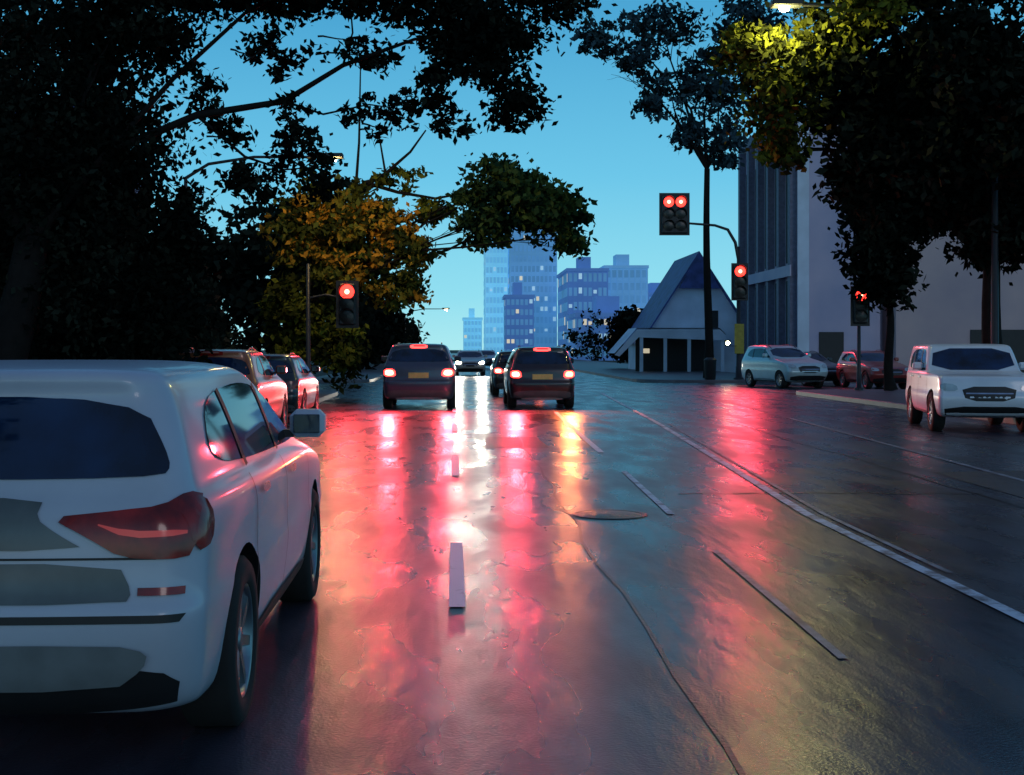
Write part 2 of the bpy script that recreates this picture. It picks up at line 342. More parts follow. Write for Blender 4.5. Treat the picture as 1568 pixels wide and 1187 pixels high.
# autumn tree lit by the street lamp
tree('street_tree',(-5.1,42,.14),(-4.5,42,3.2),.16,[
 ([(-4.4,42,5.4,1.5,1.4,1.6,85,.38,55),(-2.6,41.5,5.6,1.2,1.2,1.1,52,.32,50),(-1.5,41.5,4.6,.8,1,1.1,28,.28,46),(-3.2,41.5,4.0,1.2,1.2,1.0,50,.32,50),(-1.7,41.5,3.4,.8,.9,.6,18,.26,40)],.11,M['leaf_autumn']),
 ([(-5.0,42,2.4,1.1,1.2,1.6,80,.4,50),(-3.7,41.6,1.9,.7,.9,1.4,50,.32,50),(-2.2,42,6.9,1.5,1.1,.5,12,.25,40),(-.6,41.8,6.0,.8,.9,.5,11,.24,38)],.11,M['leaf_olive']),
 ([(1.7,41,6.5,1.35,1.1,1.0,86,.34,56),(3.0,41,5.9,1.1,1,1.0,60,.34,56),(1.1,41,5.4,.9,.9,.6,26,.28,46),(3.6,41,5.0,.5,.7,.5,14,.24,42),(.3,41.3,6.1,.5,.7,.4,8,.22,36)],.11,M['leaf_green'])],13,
 limbs=[([(-4.4,42,3.2),(-3.6,42,5.2),(-2.8,42,6.9),(-2.2,42,7.2),(-1.4,42,7.9),(-.9,42,8.6)],.11,.025),([(-2.8,42,6.9),(-1.8,42,6.6),(-.6,42,6.4),(.8,41.5,6.6)],.07,.03),([(-3.2,42,6.1),(-3.05,42,8.2),(-3.0,42,10.8)],.06,.02),([(-2.2,42,7.2),(-2.4,42,8.4),(-1.7,42,9.8)],.04,.015)],twigs=2)
# slim tree at right far corner
tree('street_tree',(12.5,64,.14),(12.4,64,10.4),.2,[([
 (10.6,64,14.2,2.0,1.4,1.4,24,.5,46),(13.0,64,14.5,1.6,1.5,2.2,44,.55,50),(8.4,64,15.8,1.8,1.3,1.0,18,.45,40),(7.0,64,17.0,1.4,1.2,.8,14,.42,40),(11.3,64,12.0,1.1,1.1,.8,15,.42,40),(13.3,64,11.2,.9,1.1,1.2,20,.4,42),(10,64,17.6,2.4,1.4,.9,26,.5,45),(14.4,64,17,1.8,1.5,2,75,.6,50)],.15,M['leaf_teal'])],14,twigs=3)
# right-hand trees
tree('offscreen_shade_tree',(12.7,30.5,.14),(12.5,30.5,4.5),.24,[
 ([(11.3,30.5,6.9,2.1,1.7,2.3,270,.48,52),(13.6,31,6.4,2.4,2,3.2,250,.55,50),(9.4,30.5,7.7,1.1,1.3,1.9,110,.4,52),(9.7,30.5,5.6,.8,1,.8,42,.34,50),(10.2,30,10,3,2,1.4,110,.5,50),(12.6,30,4.1,1.2,1,.5,34,.34,50),(9.7,30.6,4.8,.4,.7,.5,14,.28,46),(11.2,28.2,8.0,1.3,.35,1.2,60,.36,50),(12.2,28.0,6.2,.7,.4,1.2,36,.34,46)],.11,M['leaf_dark']),
 ([(7.6,30.3,7.6,.95,1.1,1.3,72,.34,50),(6.8,30.3,8.5,.7,.9,.5,24,.28,44),(8.5,30.2,8.7,.9,1,.8,44,.34,50),(7.7,30.3,6.2,.5,.7,.45,15,.26,44),(9.2,28.4,8.95,.8,.3,.25,14,.26,40)],.09,M['leaf_olive'])],15,ls=.3)
tree('street_tree',(14.9,44.5,.14),(14.8,44.5,3.0),.16,[([(14.6,44.5,4.6,.9,1,1.8,110,.4,50),(15.4,44.5,6.4,1.6,1.3,1.5,110,.45,50),(17.6,44.5,7.4,2,1.5,2,120,.5,50),(14.2,44.5,6.6,1,1,1,50,.4,50)],.13,M['leaf_dark'])],16,ls=.3)
tree('street_tree',(14.6,98,0),(14.4,98,2.0),.2,[([(13.7,98,3.4,1.6,1.4,1.4,80,.5,45),(12.9,98,1.9,1.3,1.4,1.3,55,.5,45)],.2,M['leaf_dark'])],17)
e=empty('hedge'); leafmesh('hedge_leaves',[(-9.6+0*i,8+i*2.4,1.3,1.2,1.4,1.3,50,.4,44) for i in range(10)]+[(-7.2,24+i*2.2,1.2,1.1,1.2,1.1,50,.4,44) for i in range(8)],.10,M['leaf_dark'],31,e)
bb=MB(); 
for i in range(10): bb.tube([(-9.6,8+i*2.4,0),(-9.5,8+i*2.4,1.2)],[.05,.02],M['bark'],5)
bb.obj('stems',e)
leafmesh('distant_trees',[(-8-6*i+random.uniform(-1,1),70+random.uniform(-4,14),4.0+random.uniform(0,2),4.0,3,4.6,130,1.0,40) for i in range(9)]+[(-6.6,90+i*14,3.0,2.5,4,2.8,60,.8,36) for i in range(6)],.28,M['leaf_dark'],32)
leafmesh('distant_trees',[(40+7*i,95+random.uniform(-4,14),6,5,3,6,110,1.1,40) for i in range(8)]+[(20+9*i,180,3,6,3,3.5,50,1.0,36) for i in range(6)],.3,M['leaf_dark'],33)

# ------------------------------------------------------------------ buildings (far ones: dusk haze put in as faint blue emission)
haze_emit=(.10,.38,.66)
M['facade_blue']=mat('facade_blue_glass',(.28,.44,.72),.7,scale=.06,var=.3,emit=haze_emit,es=.32)
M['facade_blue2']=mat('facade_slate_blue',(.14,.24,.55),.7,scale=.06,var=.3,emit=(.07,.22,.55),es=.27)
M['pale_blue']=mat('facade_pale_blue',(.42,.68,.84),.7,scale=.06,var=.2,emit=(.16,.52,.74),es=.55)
M['win_blue']=mat('tower_window',(.22,.38,.66),.6,spec=.4,scale=.08,var=.3,emit=haze_emit,es=.28)  # unlit panes; the emission here imitates haze
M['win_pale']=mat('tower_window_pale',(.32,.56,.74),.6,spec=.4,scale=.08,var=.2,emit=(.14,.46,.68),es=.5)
M['win_lit']=mat('window_lit',(.8,.7,.5),.4,emit=(1,.86,.6),es=.5)
M['win_litc']=mat('window_lit_cool',(.8,.8,.8),.4,emit=(.45,.8,1),es=.4)
M['stucco_white']=mat('stucco_white',(.62,.68,.78),.8,scale=.7,var=.12,bump=.15)
M['stucco_grey']=mat('stucco_grey',(.58,.48,.58),.8,scale=.3,c2=(.38,.36,.50),bump=.15)
M['stucco_pink']=mat('stucco_pink',(.60,.42,.40),.8,scale=.25,c2=(.42,.31,.34),bump=.15)
M['roof_blue']=mat('roof_slate_blue',(.05,.07,.22),.6,scale=2,var=.3)
M['trim']=mat('trim_stone',(.14,.15,.22),.7)
def office(name,x0,x1,y0,y1,h,m,floors,cols,litp,seed,side=True,roof=True):
    rnd=random.Random(seed); e=empty(name,((x0+x1)/2,y0,0)); cx=(x0+x1)/2
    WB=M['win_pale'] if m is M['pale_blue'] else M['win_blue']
    b=MB(); b.box((x0-cx,0,0),(x1-cx,y1-y0,h),m)
    if roof:
        b.box((x0-cx-.3,-.3,h),(x1-cx+.3,y1-y0+.3,h+.6),m); b.box((x0-cx+(x1-x0)*.3,3,h+.6),(x0-cx+(x1-x0)*.62,8,h+3),m)
    b.obj('walls',e)
    wn=MB(); fh=h/floors; cw=(x1-x0)/cols
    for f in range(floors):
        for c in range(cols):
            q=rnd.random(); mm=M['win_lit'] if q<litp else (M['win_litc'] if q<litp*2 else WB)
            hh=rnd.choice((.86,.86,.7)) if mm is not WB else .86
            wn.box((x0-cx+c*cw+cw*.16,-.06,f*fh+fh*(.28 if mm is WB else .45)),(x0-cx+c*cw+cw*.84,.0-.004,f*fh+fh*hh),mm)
        if side:
            k=max(2,int((y1-y0)/cw))
            for c in range(k):
                d=(y1-y0)/k; q=rnd.random(); mm=M['win_lit'] if q<litp*.5 else WB
                wn.box((x0-cx-.06,c*d+d*.16,f*fh+fh*.28),(x0-cx-.004,c*d+d*.84,f*fh+fh*.86),mm)
    wn.obj('windows',e)
    fr=MB()
    for f in range(1,floors): fr.box((x0-cx-.12,-.12,f*fh-.12),(x1-cx+.12,-.002,f*fh+.12),m)
    for c in range(cols+1): fr.box((x0-cx+c*cw-.12,-.2,0),(x0-cx+c*cw+.12,-.13,h-.05),m)
    fr.obj('mullions',e)
    return e
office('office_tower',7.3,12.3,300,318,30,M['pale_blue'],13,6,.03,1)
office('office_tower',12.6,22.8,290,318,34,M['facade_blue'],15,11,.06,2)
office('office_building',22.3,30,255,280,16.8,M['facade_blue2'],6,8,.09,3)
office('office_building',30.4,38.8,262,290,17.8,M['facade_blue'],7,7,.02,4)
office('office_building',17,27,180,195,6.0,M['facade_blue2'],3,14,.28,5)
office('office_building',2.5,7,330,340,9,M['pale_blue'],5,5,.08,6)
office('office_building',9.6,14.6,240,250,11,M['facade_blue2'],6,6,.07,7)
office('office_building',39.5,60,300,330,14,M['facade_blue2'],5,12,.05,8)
# lavender building with tall dark bays
e=empty('office_building',(16.9,64,0)); b=MB()
b.box((0,0,0),(4.0,12,13),M['stucco_grey']); b.box((4.0,1.2,0),(14,12,12),M['stucco_grey'])
b.box((-.25,-.25,13),(4.2,12.2,13.5),M['trim']); b.obj('walls',e)
b=MB()
for i in range(5):
    y=.9+i*2.25
    b.box((-.05,y,.9),(-.004,y+1.35,5.0),M['dark']); b.box((-.05,y,5.9),(-.004,y+1.35,11.6),M['dark'])
b.box((1.0,-.05,.14),(2.2,-.004,2.4),M['dark'])
for i in range(3): b.box((5+i*2.6,1.15,2),(6.2+i*2.6,1.196,4),M['dark'])
b.obj('windows',e); b=MB()
for i in range(6):
    y=.3+i*2.25; b.box((-.35,y,.0),(-.002,y+.45,12.9),M['trim'])
b.box((-.42,.0,5.15),(-.36,11.9,5.7),M['stucco_grey']); b.box((-.06,-.06,0),(.5,-.002,12.9),M['stucco_white']); b.obj('pilasters',e)
# pink building
e=empty('stucco_building',(22,63.9,0)); b=MB(); b.box((-.6,-.7,0),(16,9,8.5),M['stucco_pink']); b.box((-.8,-.95,8.5),(16.2,9.2,8.9),M['trim']); b.obj('walls',e)
b=MB()
for i in (2,5):
    b.box((1+i*2.5,-.76,3.9),(2.2+i*2.5,-.704,5.4),M['dark']); b.box((.9+i*2.5,-.84,3.75),(2.3+i*2.5,-.704,3.88),M['trim'])
b.box((3,-.76,.14),(6,-.704,2.5),M['dark']); b.obj('windows_and_door',e)
# white gabled house with porch
e=empty('gabled_house',(16.1,86,0)); b=MB()
W=3.4; hz=2.6; ap=8.0; D=9
b.add([(-W,0,0),(W,0,0),(W,0,hz),(0,0,ap-.25),(-W,0,hz),(-W,D,0),(W,D,0),(W,D,hz),(0,D,ap-.25),(-W,D,hz)],
 [[0,1,2,3,4],[6,5,9,8,7],[0,4,9,5],[1,6,7,2]],M['stucco_white']); b.obj('walls',e)
b=MB()
for sgn in (-1,1):
    b.add([(sgn*(W+.4),-.4,hz-.5),(0,-.4,ap),(0,D+.3,ap),(sgn*(W+.4),D+.3,hz-.5),(sgn*(W+.4),-.4,hz-.68),(0,-.4,ap-.2),(0,D+.3,ap-.2),(sgn*(W+.4),D+.3,hz-.68)],
    [[0,1,2,3],[4,7,6,5],[0,4,5,1],[3,2,6,7],[0,3,7,4]],M['roof_blue'])
b.add([(-1.35,-.42,5.55),(1.35,-.42,5.55),(0,-.42,ap-.05)],[[0,1,2]],M['roof_blue'])
b.obj('roof',e)
b=MB(); b.box((.5,-.06,2.9),(1.3,-.004,4.1),M['dark']); b.obj('windows',e)
b=MB()
b.add([(-6.0,-4,1.3),(-4.6,-4,2.9),(0.6,-4,2.9),(1.0,-4,2.5),(-6.0,-.1,1.3),(-4.6,-.1,2.9),(.6,-.1,2.9),(1.0,-.1,2.5)],[[0,1,5,4],[1,2,6,5],[2,3,7,6]],M['stucco_white'])
b.add([(-6.0,-4.03,1.2),(-4.6,-4.03,2.8),(.6,-4.03,2.8),(1.0,-4.03,2.4),(1.0,-4.03,2.1),(-4.5,-4.03,2.3),(-5.7,-4.03,1.1)],[[0,1,5,6],[1,2,5],[2,3,4,5]],M['stucco_white'])
for x in (-4.4,-2.9,-1.4,.7): b.box((x,-3.95,0),(x+.2,-3.75,2.6),M['stucco_white'])
b.box((-4.3,-1.2,0),(.6,-1.1,2.4),M['dark']); b.box((-3.8,-1.28,1.3),(-3.4,-1.21,1.6),M['win_lit']); b.obj('porch',e)
# dark terrace on the left behind the trees
e=empty('brick_house',(-16,34,0)); b=MB(); M['brick']=mat('dark_brick',(.05,.04,.036),.8,scale=3,var=.3)
b.box((-6,0,0),(5.5,10,6),M['brick']); b.add([(-6.3,-.3,6),(5.8,-.3,6),(5.8,10.3,6),(-6.3,10.3,6),(-6.3,5,9),(5.8,5,9)],[[0,1,5,4],[2,3,4,5],[1,2,5],[3,0,4]],M['roof_blue']); b.obj('walls_and_roof',e)
b=MB()
for i in range(4):
    for z in (1,3.7): b.box((-4.8+i*2.6,-.05,z),(-3.6+i*2.6,-.004,z+1.5),M['glass'])
b.obj('windows',e)

# ------------------------------------------------------------------ vehicles
def chaikin(p,k=2):
    for _ in range(k):
        q=[]
        for i in range(len(p)):
            a=Vector(p[i]);c=Vector(p[(i+1)%len(p)]); q+= [a.lerp(c,.22),a.lerp(c,.78)]
        p=q
    return [Vector(x) for x in p]
def inpoly(x,y,P):
    r=False;j=len(P)-1
    for i in range(len(P)):
        if (P[i].y>y)!=(P[j].y>y) and x<(P[j].x-P[i].x)*(y-P[i].y)/(P[j].y-P[i].y)+P[i].x: r=not r
        j=i
    return r
STEP=[.07]
def panel(mb,bvh,poly,side,m,off=.004,rnd=2,step=None):
    step=min(step or STEP[0],STEP[0])
    if STEP[0]<.05: off=off+.002
    P=chaikin(poly,rnd) if rnd else [Vector(p) for p in poly]
    B=[]
    for i in range(len(P)):
        a=P[i];c=P[(i+1)%len(P)];k=max(1,int((c-a).length/(step*.7)))
        for j in range(k): B.append(a.lerp(c,j/k))
    x0=min(p.x for p in B);x1=max(p.x for p in B);y0=min(p.y for p in B);y1=max(p.y for p in B)
    I=[];x=x0+step/2
    BA=np.array([[q.x,q.y] for q in B])
    while x<x1:
        y=y0+step/2
        while y<y1:
            if inpoly(x,y,B) and np.min(np.hypot(BA[:,0]-x,BA[:,1]-y))>step*.35: I.append(Vector((x,y)))
            y+=step
        x+=step
    n=len(B)
    vs,ed,fs,*_=delaunay_2d_cdt(B+I,[],[list(range(n))],1,1e-5)
    out=[];ok=[]
    for v in vs:
        if side=='rear': o,d=Vector((v.x,-5,v.y)),Vector((0,1,0))
        elif side=='front': o,d=Vector((v.x,12,v.y)),Vector((0,-1,0))
        elif side=='right': o,d=Vector((5,v.x,v.y)),Vector((-1,0,0))
        elif side=='left': o,d=Vector((-5,v.x,v.y)),Vector((1,0,0))
        h,nn,_,_=bvh.ray_cast(o,d)
        if h is None: out.append((0,0,0)); ok.append(False)
        else:
            if nn.dot(d)>0: nn=-nn
            out.append(tuple(h+nn*off)); ok.append(True)
    mb.add(out,[list(f) for f in fs if all(ok[i] for i in f)],m,True)
def seam(pts,wd=.008):
    P=[Vector(p) for p in pts];L=[];Q=[]
    for i,p in enumerate(P):
        t=(P[min(i+1,len(P)-1)]-P[max(0,i-1)]).normalized(); n=Vector((-t.y,t.x))*wd/2; L.append(p+n);Q.append(p-n)
    return L+Q[::-1]
TAB={'suv':[(.135,.30,.40,.84,.2),(.165,.12,.20,.95,.22),(.30,.03,.05,.985,.2),(.40,0,0,1,.18),(.43,.01,.01,1,.18),(.455,.055,.03,.99,.18),(.60,.06,.10,1,.18),(.655,.09,.28,.975,.2),(.685,.125,1.25,.94,.16),(.70,.14,1.42,.925,.14),(.82,.22,1.78,.86,.14),(.92,.31,2.08,.79,.16),(.962,.26,2.25,.75,.16),(.985,.33,2.45,.68,.2),(.998,.7,2.7,.5,.2)],
 'jeep':[(.16,.2,.3,.84,.1),(.20,.05,.12,.97,.1),(.34,.0,.0,1,.1),(.42,0,0,1,.1),(.45,.04,.05,.97,.1),(.62,.04,.08,.97,.1),(.645,.05,.16,.96,.1),(.66,.06,1.35,.94,.08),(.68,.07,1.45,.93,.08),(.82,.10,1.62,.89,.08),(.94,.14,1.78,.84,.1),(.975,.16,1.85,.82,.1),(.992,.26,1.98,.74,.14),(.999,.6,2.3,.5,.2)]}
def vehicle(name,loc,rz,paint,L=4.4,Wd=1.8,H=1.6,kind='suv',tail=False,head=False,lod=1,hero=False,tailE=0,headE=0,amber=False,wr=.34,plate=True):
    e=empty(name,loc,rz); T=TAB[kind]; hw=Wd/2
    STEP[0]=.035 if hero else .07
    def at(z):
        f=z/H
        for i in range(len(T)-1):
            if T[i][0]<=f<=T[i+1][0]:
                t=(f-T[i][0])/(T[i+1][0]-T[i][0]); q=[T[i][k]+(T[i+1][k]-T[i][k])*t for k in range(5)]
                return q[1],L-q[2],q[3]*hw
        return T[-1][1],L-T[-1][2],T[-1][3]*hw
    V=[];F=[];n=None
    for (f,a,bq,wf,r) in T:
        yr,yf,w_=a,L-bq,wf*hw; ring=[]
        hx=w_-r
        for i in range(5): x=-hx+2*hx*i/4; ring.append((x,yr-.05*(1-(x/w_)**2)+.02))
        for i in range(1,5): an=R(-90+90*i/5); ring.append((hx+r*math.cos(an),yr+r+r*math.sin(an)))
        for i in range(9): ring.append((w_,yr+r+(yf-yr-2*r)*i/8))
        for i in range(1,5): an=R(90*i/5); ring.append((hx+r*math.cos(an),yf-r+r*math.sin(an)))
        for i in range(5): x=hx-2*hx*i/4; ring.append((x,yf+.10*(1-(x/w_)**2)-.04))
        for i in range(1,5): an=R(90+90*i/5); ring.append((-hx+r*math.cos(an),yf-r+r*math.sin(an)))
        for i in range(9): ring.append((-w_,yf-r-(yf-yr-2*r)*i/8))
        for i in range(1,5): an=R(180+90*i/5); ring.append((-hx+r*math.cos(an),yr+r+r*math.sin(an)))
        n=len(ring)
        for (x,y) in ring:
            z=f*H; s_=max(0,(y-(L-1.4))/1.4); wz=max(0,min(1,(f-.3)/.35)) if f<.75 else 1
            z-=.13*s_*wz*(kind=='suv')
            tp=1-.06*abs((y-L*.5)/(L*.5))**3
            V.append((x*tp,y,z))
    for k in range(len(T)-1):
        for i in range(n):
            j=(i+1)%n; F.append([k*n+i,k*n+j,(k+1)*n+j,(k+1)*n+i])
    top=len(V); V.append((0,(.7+L-2.7)/2,H*1.0)); o=(len(T)-1)*n
    for i in range(n): F.append([o+i,o+(i+1)%n,top])
    bot=len(V); V.append((0,L/2,T[0][0]*H))
    for i in range(n): F.append([(i+1)%n,i,bot])
    me=bpy.data.meshes.new('bodytmp'); me.from_pydata(V,[],F); me.materials.append(paint); me.materials.append(M['dark']); me.update()
    bo=bpy.data.objects.new('bodytmp',me); col.objects.link(bo)
    ss=bo.modifiers.new('s','SUBSURF'); ss.levels=2 if lod>1 else 1; ss.render_levels=ss.levels
    wy=(.9,.9+L*.605)
    dg=bpy.context.evaluated_depsgraph_get(); full=bpy.data.meshes.new_from_object(bo.evaluated_get(dg))
    bvh=BVHTree.FromPolygons([v.co.copy() for v in full.vertices],[list(p.vertices) for p in full.polygons])
    cut=MB()
    for y in wy:
        for sgn in (-1,1):
            a,c=(sgn*(hw-.32),sgn*(hw+.3)); q=36; vs=[]
            for xx in (a,c):
                for k in range(q):
                    an=2*math.pi*k/q; vs.append((xx,y+(wr+.055)*math.cos(an),wr+(wr+.055)*math.sin(an)))
            cut.add(vs,[[k,(k+1)%q,q+(k+1)%q,q+k] for k in range(q)]+[list(range(q))[::-1],list(range(q,2*q))],M['dark'])
    cut.mats=[paint,M['dark']]; cut.m=[1]*len(cut.m); cobj=cut.obj('cut')
    bm=bo.modifiers.new('b','BOOLEAN'); bm.object=cobj; bm.operation='DIFFERENCE'; bm.solver='EXACT'
    dg=bpy.context.evaluated_depsgraph_get(); dg.update(); fin=bpy.data.meshes.new_from_object(bo.evaluated_get(dg))
    for p in fin.polygons: p.use_smooth=(p.material_index==0)
    try: fin.set_sharp_from_angle(angle=R(40))
    except Exception: pass
    b2=bpy.data.objects.new('body',fin); col.objects.link(b2); b2.parent=e
    bpy.data.objects.remove(bo); bpy.data.objects.remove(cobj)
    # glazing
    gl=MB(); zb,zt=(.715*H,.915*H) if kind=='suv' else (.69*H,.93*H)
    a0=at(zb);a1=at(zt)
    panel(gl,bvh,[(-(a0[2]-.13),zb+.01),((a0[2]-.13),zb+.01),(a0[2]-.10,zb+.06),(a1[2]-.13,zt),(-(a1[2]-.13),zt),(-(a0[2]-.10),zb+.06)],'rear',M['glass'])
    panel(gl,bvh,[(-(a0[2]-.08),zb-.0),((a0[2]-.08),zb-.0),(a1[2]-.09,zt+.02),(-(a1[2]-.09),zt+.02)],'front',M['glass'],rnd=1)
    for sd in ('left','right'):
        panel(gl,bvh,[(a0[0]+.42,zb+.07),(a0[0]+.75,zb),(a0[1]-.12,zb-.03),(a0[1]-.22,zb+.03),(a1[1]-.20,zt-.01),(a1[1]-.7,zt+.02),(a1[0]+.5,zt-.02)],sd,M['glass'],rnd=2)
    gl.obj('glazing',e)
    tr=MB()
    for sd in ('left','right'):
        for yy in (a0[0]+1.02,a0[0]+1.95):
            panel(tr,bvh,seam([(yy,zb-.03),(yy-.05,zt+.0)],.06),sd,M['dark'],off=.008,rnd=0)
        if lod>1:
            for yy in (a0[0]+1.0,a0[0]+1.95,a0[0]+2.95):
                panel(tr,bvh,seam([(yy,zb-.06),(yy,zb-.5),(yy-.03,.32)],.01),sd,M['dark'],off=.002,rnd=0)
            for yy in (a0[0]+1.1,a0[0]+2.05): panel(tr,bvh,[(yy,zb-.16),(yy+.18,zb-.16),(yy+.18,zb-.125),(yy,zb-.125)],sd,M['chrome'],off=.02,rnd=1)
        panel(tr,bvh,[(1.35,.25),(wy[1]-.45,.25),(wy[1]-.45,.36),(1.35,.36)],sd,M['dark'],off=.006,rnd=1)
    panel(tr,bvh,[(-hw*.82,.17*H),(hw*.82,.17*H),(hw*.86,.27*H),(hw*.6,.30*H),(-hw*.6,.30*H),(-hw*.86,.27*H)],'rear',M['lower_grey'] if not hero else M['dark'],rnd=1)
    if not hero: panel(tr,bvh,[(-hw*.6,.155*H),(hw*.6,.155*H),(hw*.62,.19*H),(-hw*.62,.19*H)],'rear',M['paint_jeep'],off=.012,rnd=1)
    panel(tr,bvh,[(-hw*.8,.17*H),(hw*.8,.17*H),(hw*.85,.30*H),(-hw*.85,.30*H)],'front',M['dark'],rnd=1)
    panel(tr,bvh,[(-hw*.45,.36*H),(hw*.45,.36*H),(hw*.52,.52*H),(-hw*.52,.52*H)],'front',M['dark'],rnd=1)
    panel(tr,bvh,[(-hw*.44,.435*H),(hw*.44,.435*H),(hw*.44,.45*H),(-hw*.44,.45*H)],'front',M['chrome'],off=.012,rnd=0)
    if plate and not hero: panel(tr,bvh,[(-.26,.475*H),(.26,.475*H),(.26,.56*H),(-.26,.56*H)],'rear',M['plate'],off=.012,rnd=0)
    if kind=='suv' and not hero: panel(tr,bvh,seam([(-hw*.86,.445*H),(hw*.86,.445*H)],.012),'rear',M['dark'],off=.003,rnd=0)
    tr.obj('trim',e)
    lt=MB()
    for sg in (-1,1):
        def P(pts): return [(sg*x,z) for x,z in pts][::sg]
        if hero:
            panel(lt,bvh,P([(.33,.955),(.47,.885),(.58,.82),(.74,.81),(.815,.82),(.825,1.01),(.78,1.035),(.71,.99),(.55,.975)]),'rear',M['tail_off'],off=.01,rnd=1)
            panel(lt,bvh,[(.13,.825),(.24,.85),(.30,.94),(.27,1.01),(.13,1.02)],'right' if sg>0 else 'left',M['tail_off'],off=.01,rnd=1)
            panel(lt,bvh,P([(.47,.94),(.60,.885),(.79,.89),(.79,.91),(.60,.91)]),'rear',M['tail_on2'],off=.014,rnd=1)
            panel(lt,bvh,P([(.64,.685),(.79,.685),(.79,.715),(.64,.715)]),'rear',M['tail_off'],off=.010,rnd=0)
        else:
            x0,x1=hw*.60,hw*.92; z0,z1=.50*H,.615*H
            panel(lt,bvh,P([(x0,z0),(x1,z0),(x1,z1),(x0+.04,z1)]),'rear',M['tail_on'] if tail else M['tail_off'],off=.01,rnd=1)
            if tail:
                panel(lt,bvh,P([(x0+.06,z0+.035),(x1-.04,z0+.035),(x1-.04,z1-.035),(x0+.08,z1-.035)]),'rear',M['amber_on'] if (amber and sg>0) else M['tail_hot'],off=.018,rnd=2)
        x0,x1=hw*.58,hw*.90
        panel(lt,bvh,P([(x0,.47*H),(x1,.47*H),(x1,.56*H),(x0+.03,.54*H)]),'front',M['head_on'] if head else M['head_off'],off=.01,rnd=1)
        if tailE: lamp('brake_light_glow','SPOT',(sg*hw*.8,-.14,.57*H),tailE*(.6 if amber and sg>0 else 1),(1,.045,.065) if not(amber and sg>0) else (1,.22,.06),e,(R(-84),0,0),.12,R(165),.4)
        if headE: lamp('headlight_beam','SPOT',(sg*hw*.75,L+.16,.5*H),headE,(1,.92,.75),e,(R(84),0,0),.09,R(60),.8)
    if not hero: panel(lt,bvh,[(-.22,.925*H),(.22,.925*H),(.22,.975*H),(-.22,.975*H)],'rear',M['tail_on'] if tail else M['tail_off'],off=.012,rnd=1)
    lt.obj('lights',e)
    # wheels
    wh=MB()
    for y in wy:
        for sg in (-1,1):
            c=(sg*(hw-.13),y,wr); 
            wh.lathe([(-.11,wr*.66),(-.115,wr*.9),(-.09,wr),(.09,wr),(.115,wr*.92),(.115,wr*.7),(.10,wr*.66)],M['rubber'],32,'x',c)
            wh.lathe([(sg*.105,wr*.68),(sg*.10,wr*.62),(sg*.04,wr*.60)],M['rim'],32,'x',c)
            wh.lathe([(sg*.02,wr*.62),(sg*.02,.001)],M['dark'],24,'x',c)
            wh.lathe([(sg*.09,.001),(sg*.09,.05),(sg*.03,.06)],M['rim'],14,'x',c)
            for k in range(7):
                rt=Matrix.Rotation(2*math.pi*k/7,3,'X'); cc=Vector(c)
                vs=[rt@Vector(v)+cc for v in [(sg*.03,-.026,.03),(sg*.085,-.02,.03),(sg*.085,.02,.03),(sg*.03,.026,.03),(sg*.05,-.03,wr*.63),(sg*.095,-.02,wr*.63),(sg*.095,.02,wr*.63),(sg*.05,.03,wr*.63)]]
                wh.add(vs,[[0,3,2,1],[4,5,6,7],[0,1,5,4],[1,2,6,5],[2,3,7,6],[3,0,4,7]],M['rim'])
    wh.obj('wheels',e)
    mi=MB(); ym=a0[1]-.42
    for sg in (-1,1):
        x=sg*(a0[2]-.02); xa,xb=sorted((x+sg*.05,x+sg*.24))
        mi.box((xa,ym-.01,zb+.0),(xb,ym+.13,zb+.15),paint,bev=.035); mi.box((xa+.025,ym-.018,zb+.025),(xb-.025,ym-.011,zb+.125),M['glass'],bev=.003)
        mi.box((min(x-sg*.03,x+sg*.07),ym+.03,zb-.0),(max(x-sg*.03,x+sg*.07),ym+.10,zb+.04),M['dark'])
    mi.obj('mirrors',e)
    if kind=='suv' and not hero:
        rr=MB()
        for sg in (-1,1):
            ys=[1.0+i*.25 for i in range(6)]; pts=[]
            for y in ys:
                h,nn,_,_=bvh.ray_cast(Vector((sg*hw*.60,y,4)),Vector((0,0,-1))); pts.append(h+Vector((0,0,.035 if 0<ys.index(y)<5 else 0)))
            rr.tube(pts,.013,M['dark'],6)
        rr.obj('roof_rails',e)
    if hero:
        sw=MB(); sw.tube([(.1,.17,zb+.02),(-.25,.155,zb+.05),(-.42,.19,zb+.09)],.008,M['dark'],5); sw.obj('wiper',e)
    return e,bvh,at
M['tail_on2']=mat('tail_lens_inner',(.5,.05,.03),.15,coat=.6,emit=(1,.05,.02),es=.15)
def paint(n,c,r=.3): return mat('car_paint_'+n,c,r,coat=.6,var=.05,metal=.2)
e,bvh,at=vehicle('white_suv',(-1.74,4.5,.004),0,M['paint_white'],L=4.4,Wd=1.8,H=1.50,lod=3,hero=True,wr=.345)
b=MB(); STEP[0]=.035
panel(b,bvh,[(-.78,.60),(.78,.60),(.80,.625),(-.80,.625)],'rear',M['dark'],off=.006,rnd=0)
panel(b,bvh,[(-.64,.66),(.60,.66),(.62,.70),(.57,.80),(-.57,.80),(-.62,.70)],'rear',M['shade_grey'],off=.004,rnd=1)  # painted shading: darker band across the lower tailgate, more above
panel(b,bvh,[(-.50,.845),(.46,.845),(.36,.90),(.28,.955),(.30,1.02),(-.34,1.02),(-.32,.955),(-.40,.90)],'rear',M['shade_grey'],off=.004,rnd=1)
panel(b,bvh,[(-.55,.36),(.55,.36),(.66,.44),(.68,.50),(.56,.53),(-.56,.53),(-.68,.50),(-.66,.44)],'rear',M['skid'],off=.014,rnd=1)
panel(b,bvh,seam([(-.70,.815),(.70,.815)],.008),'rear',M['dark'],off=.003,rnd=0)
b.obj('rear_details',e); STEP[0]=.07
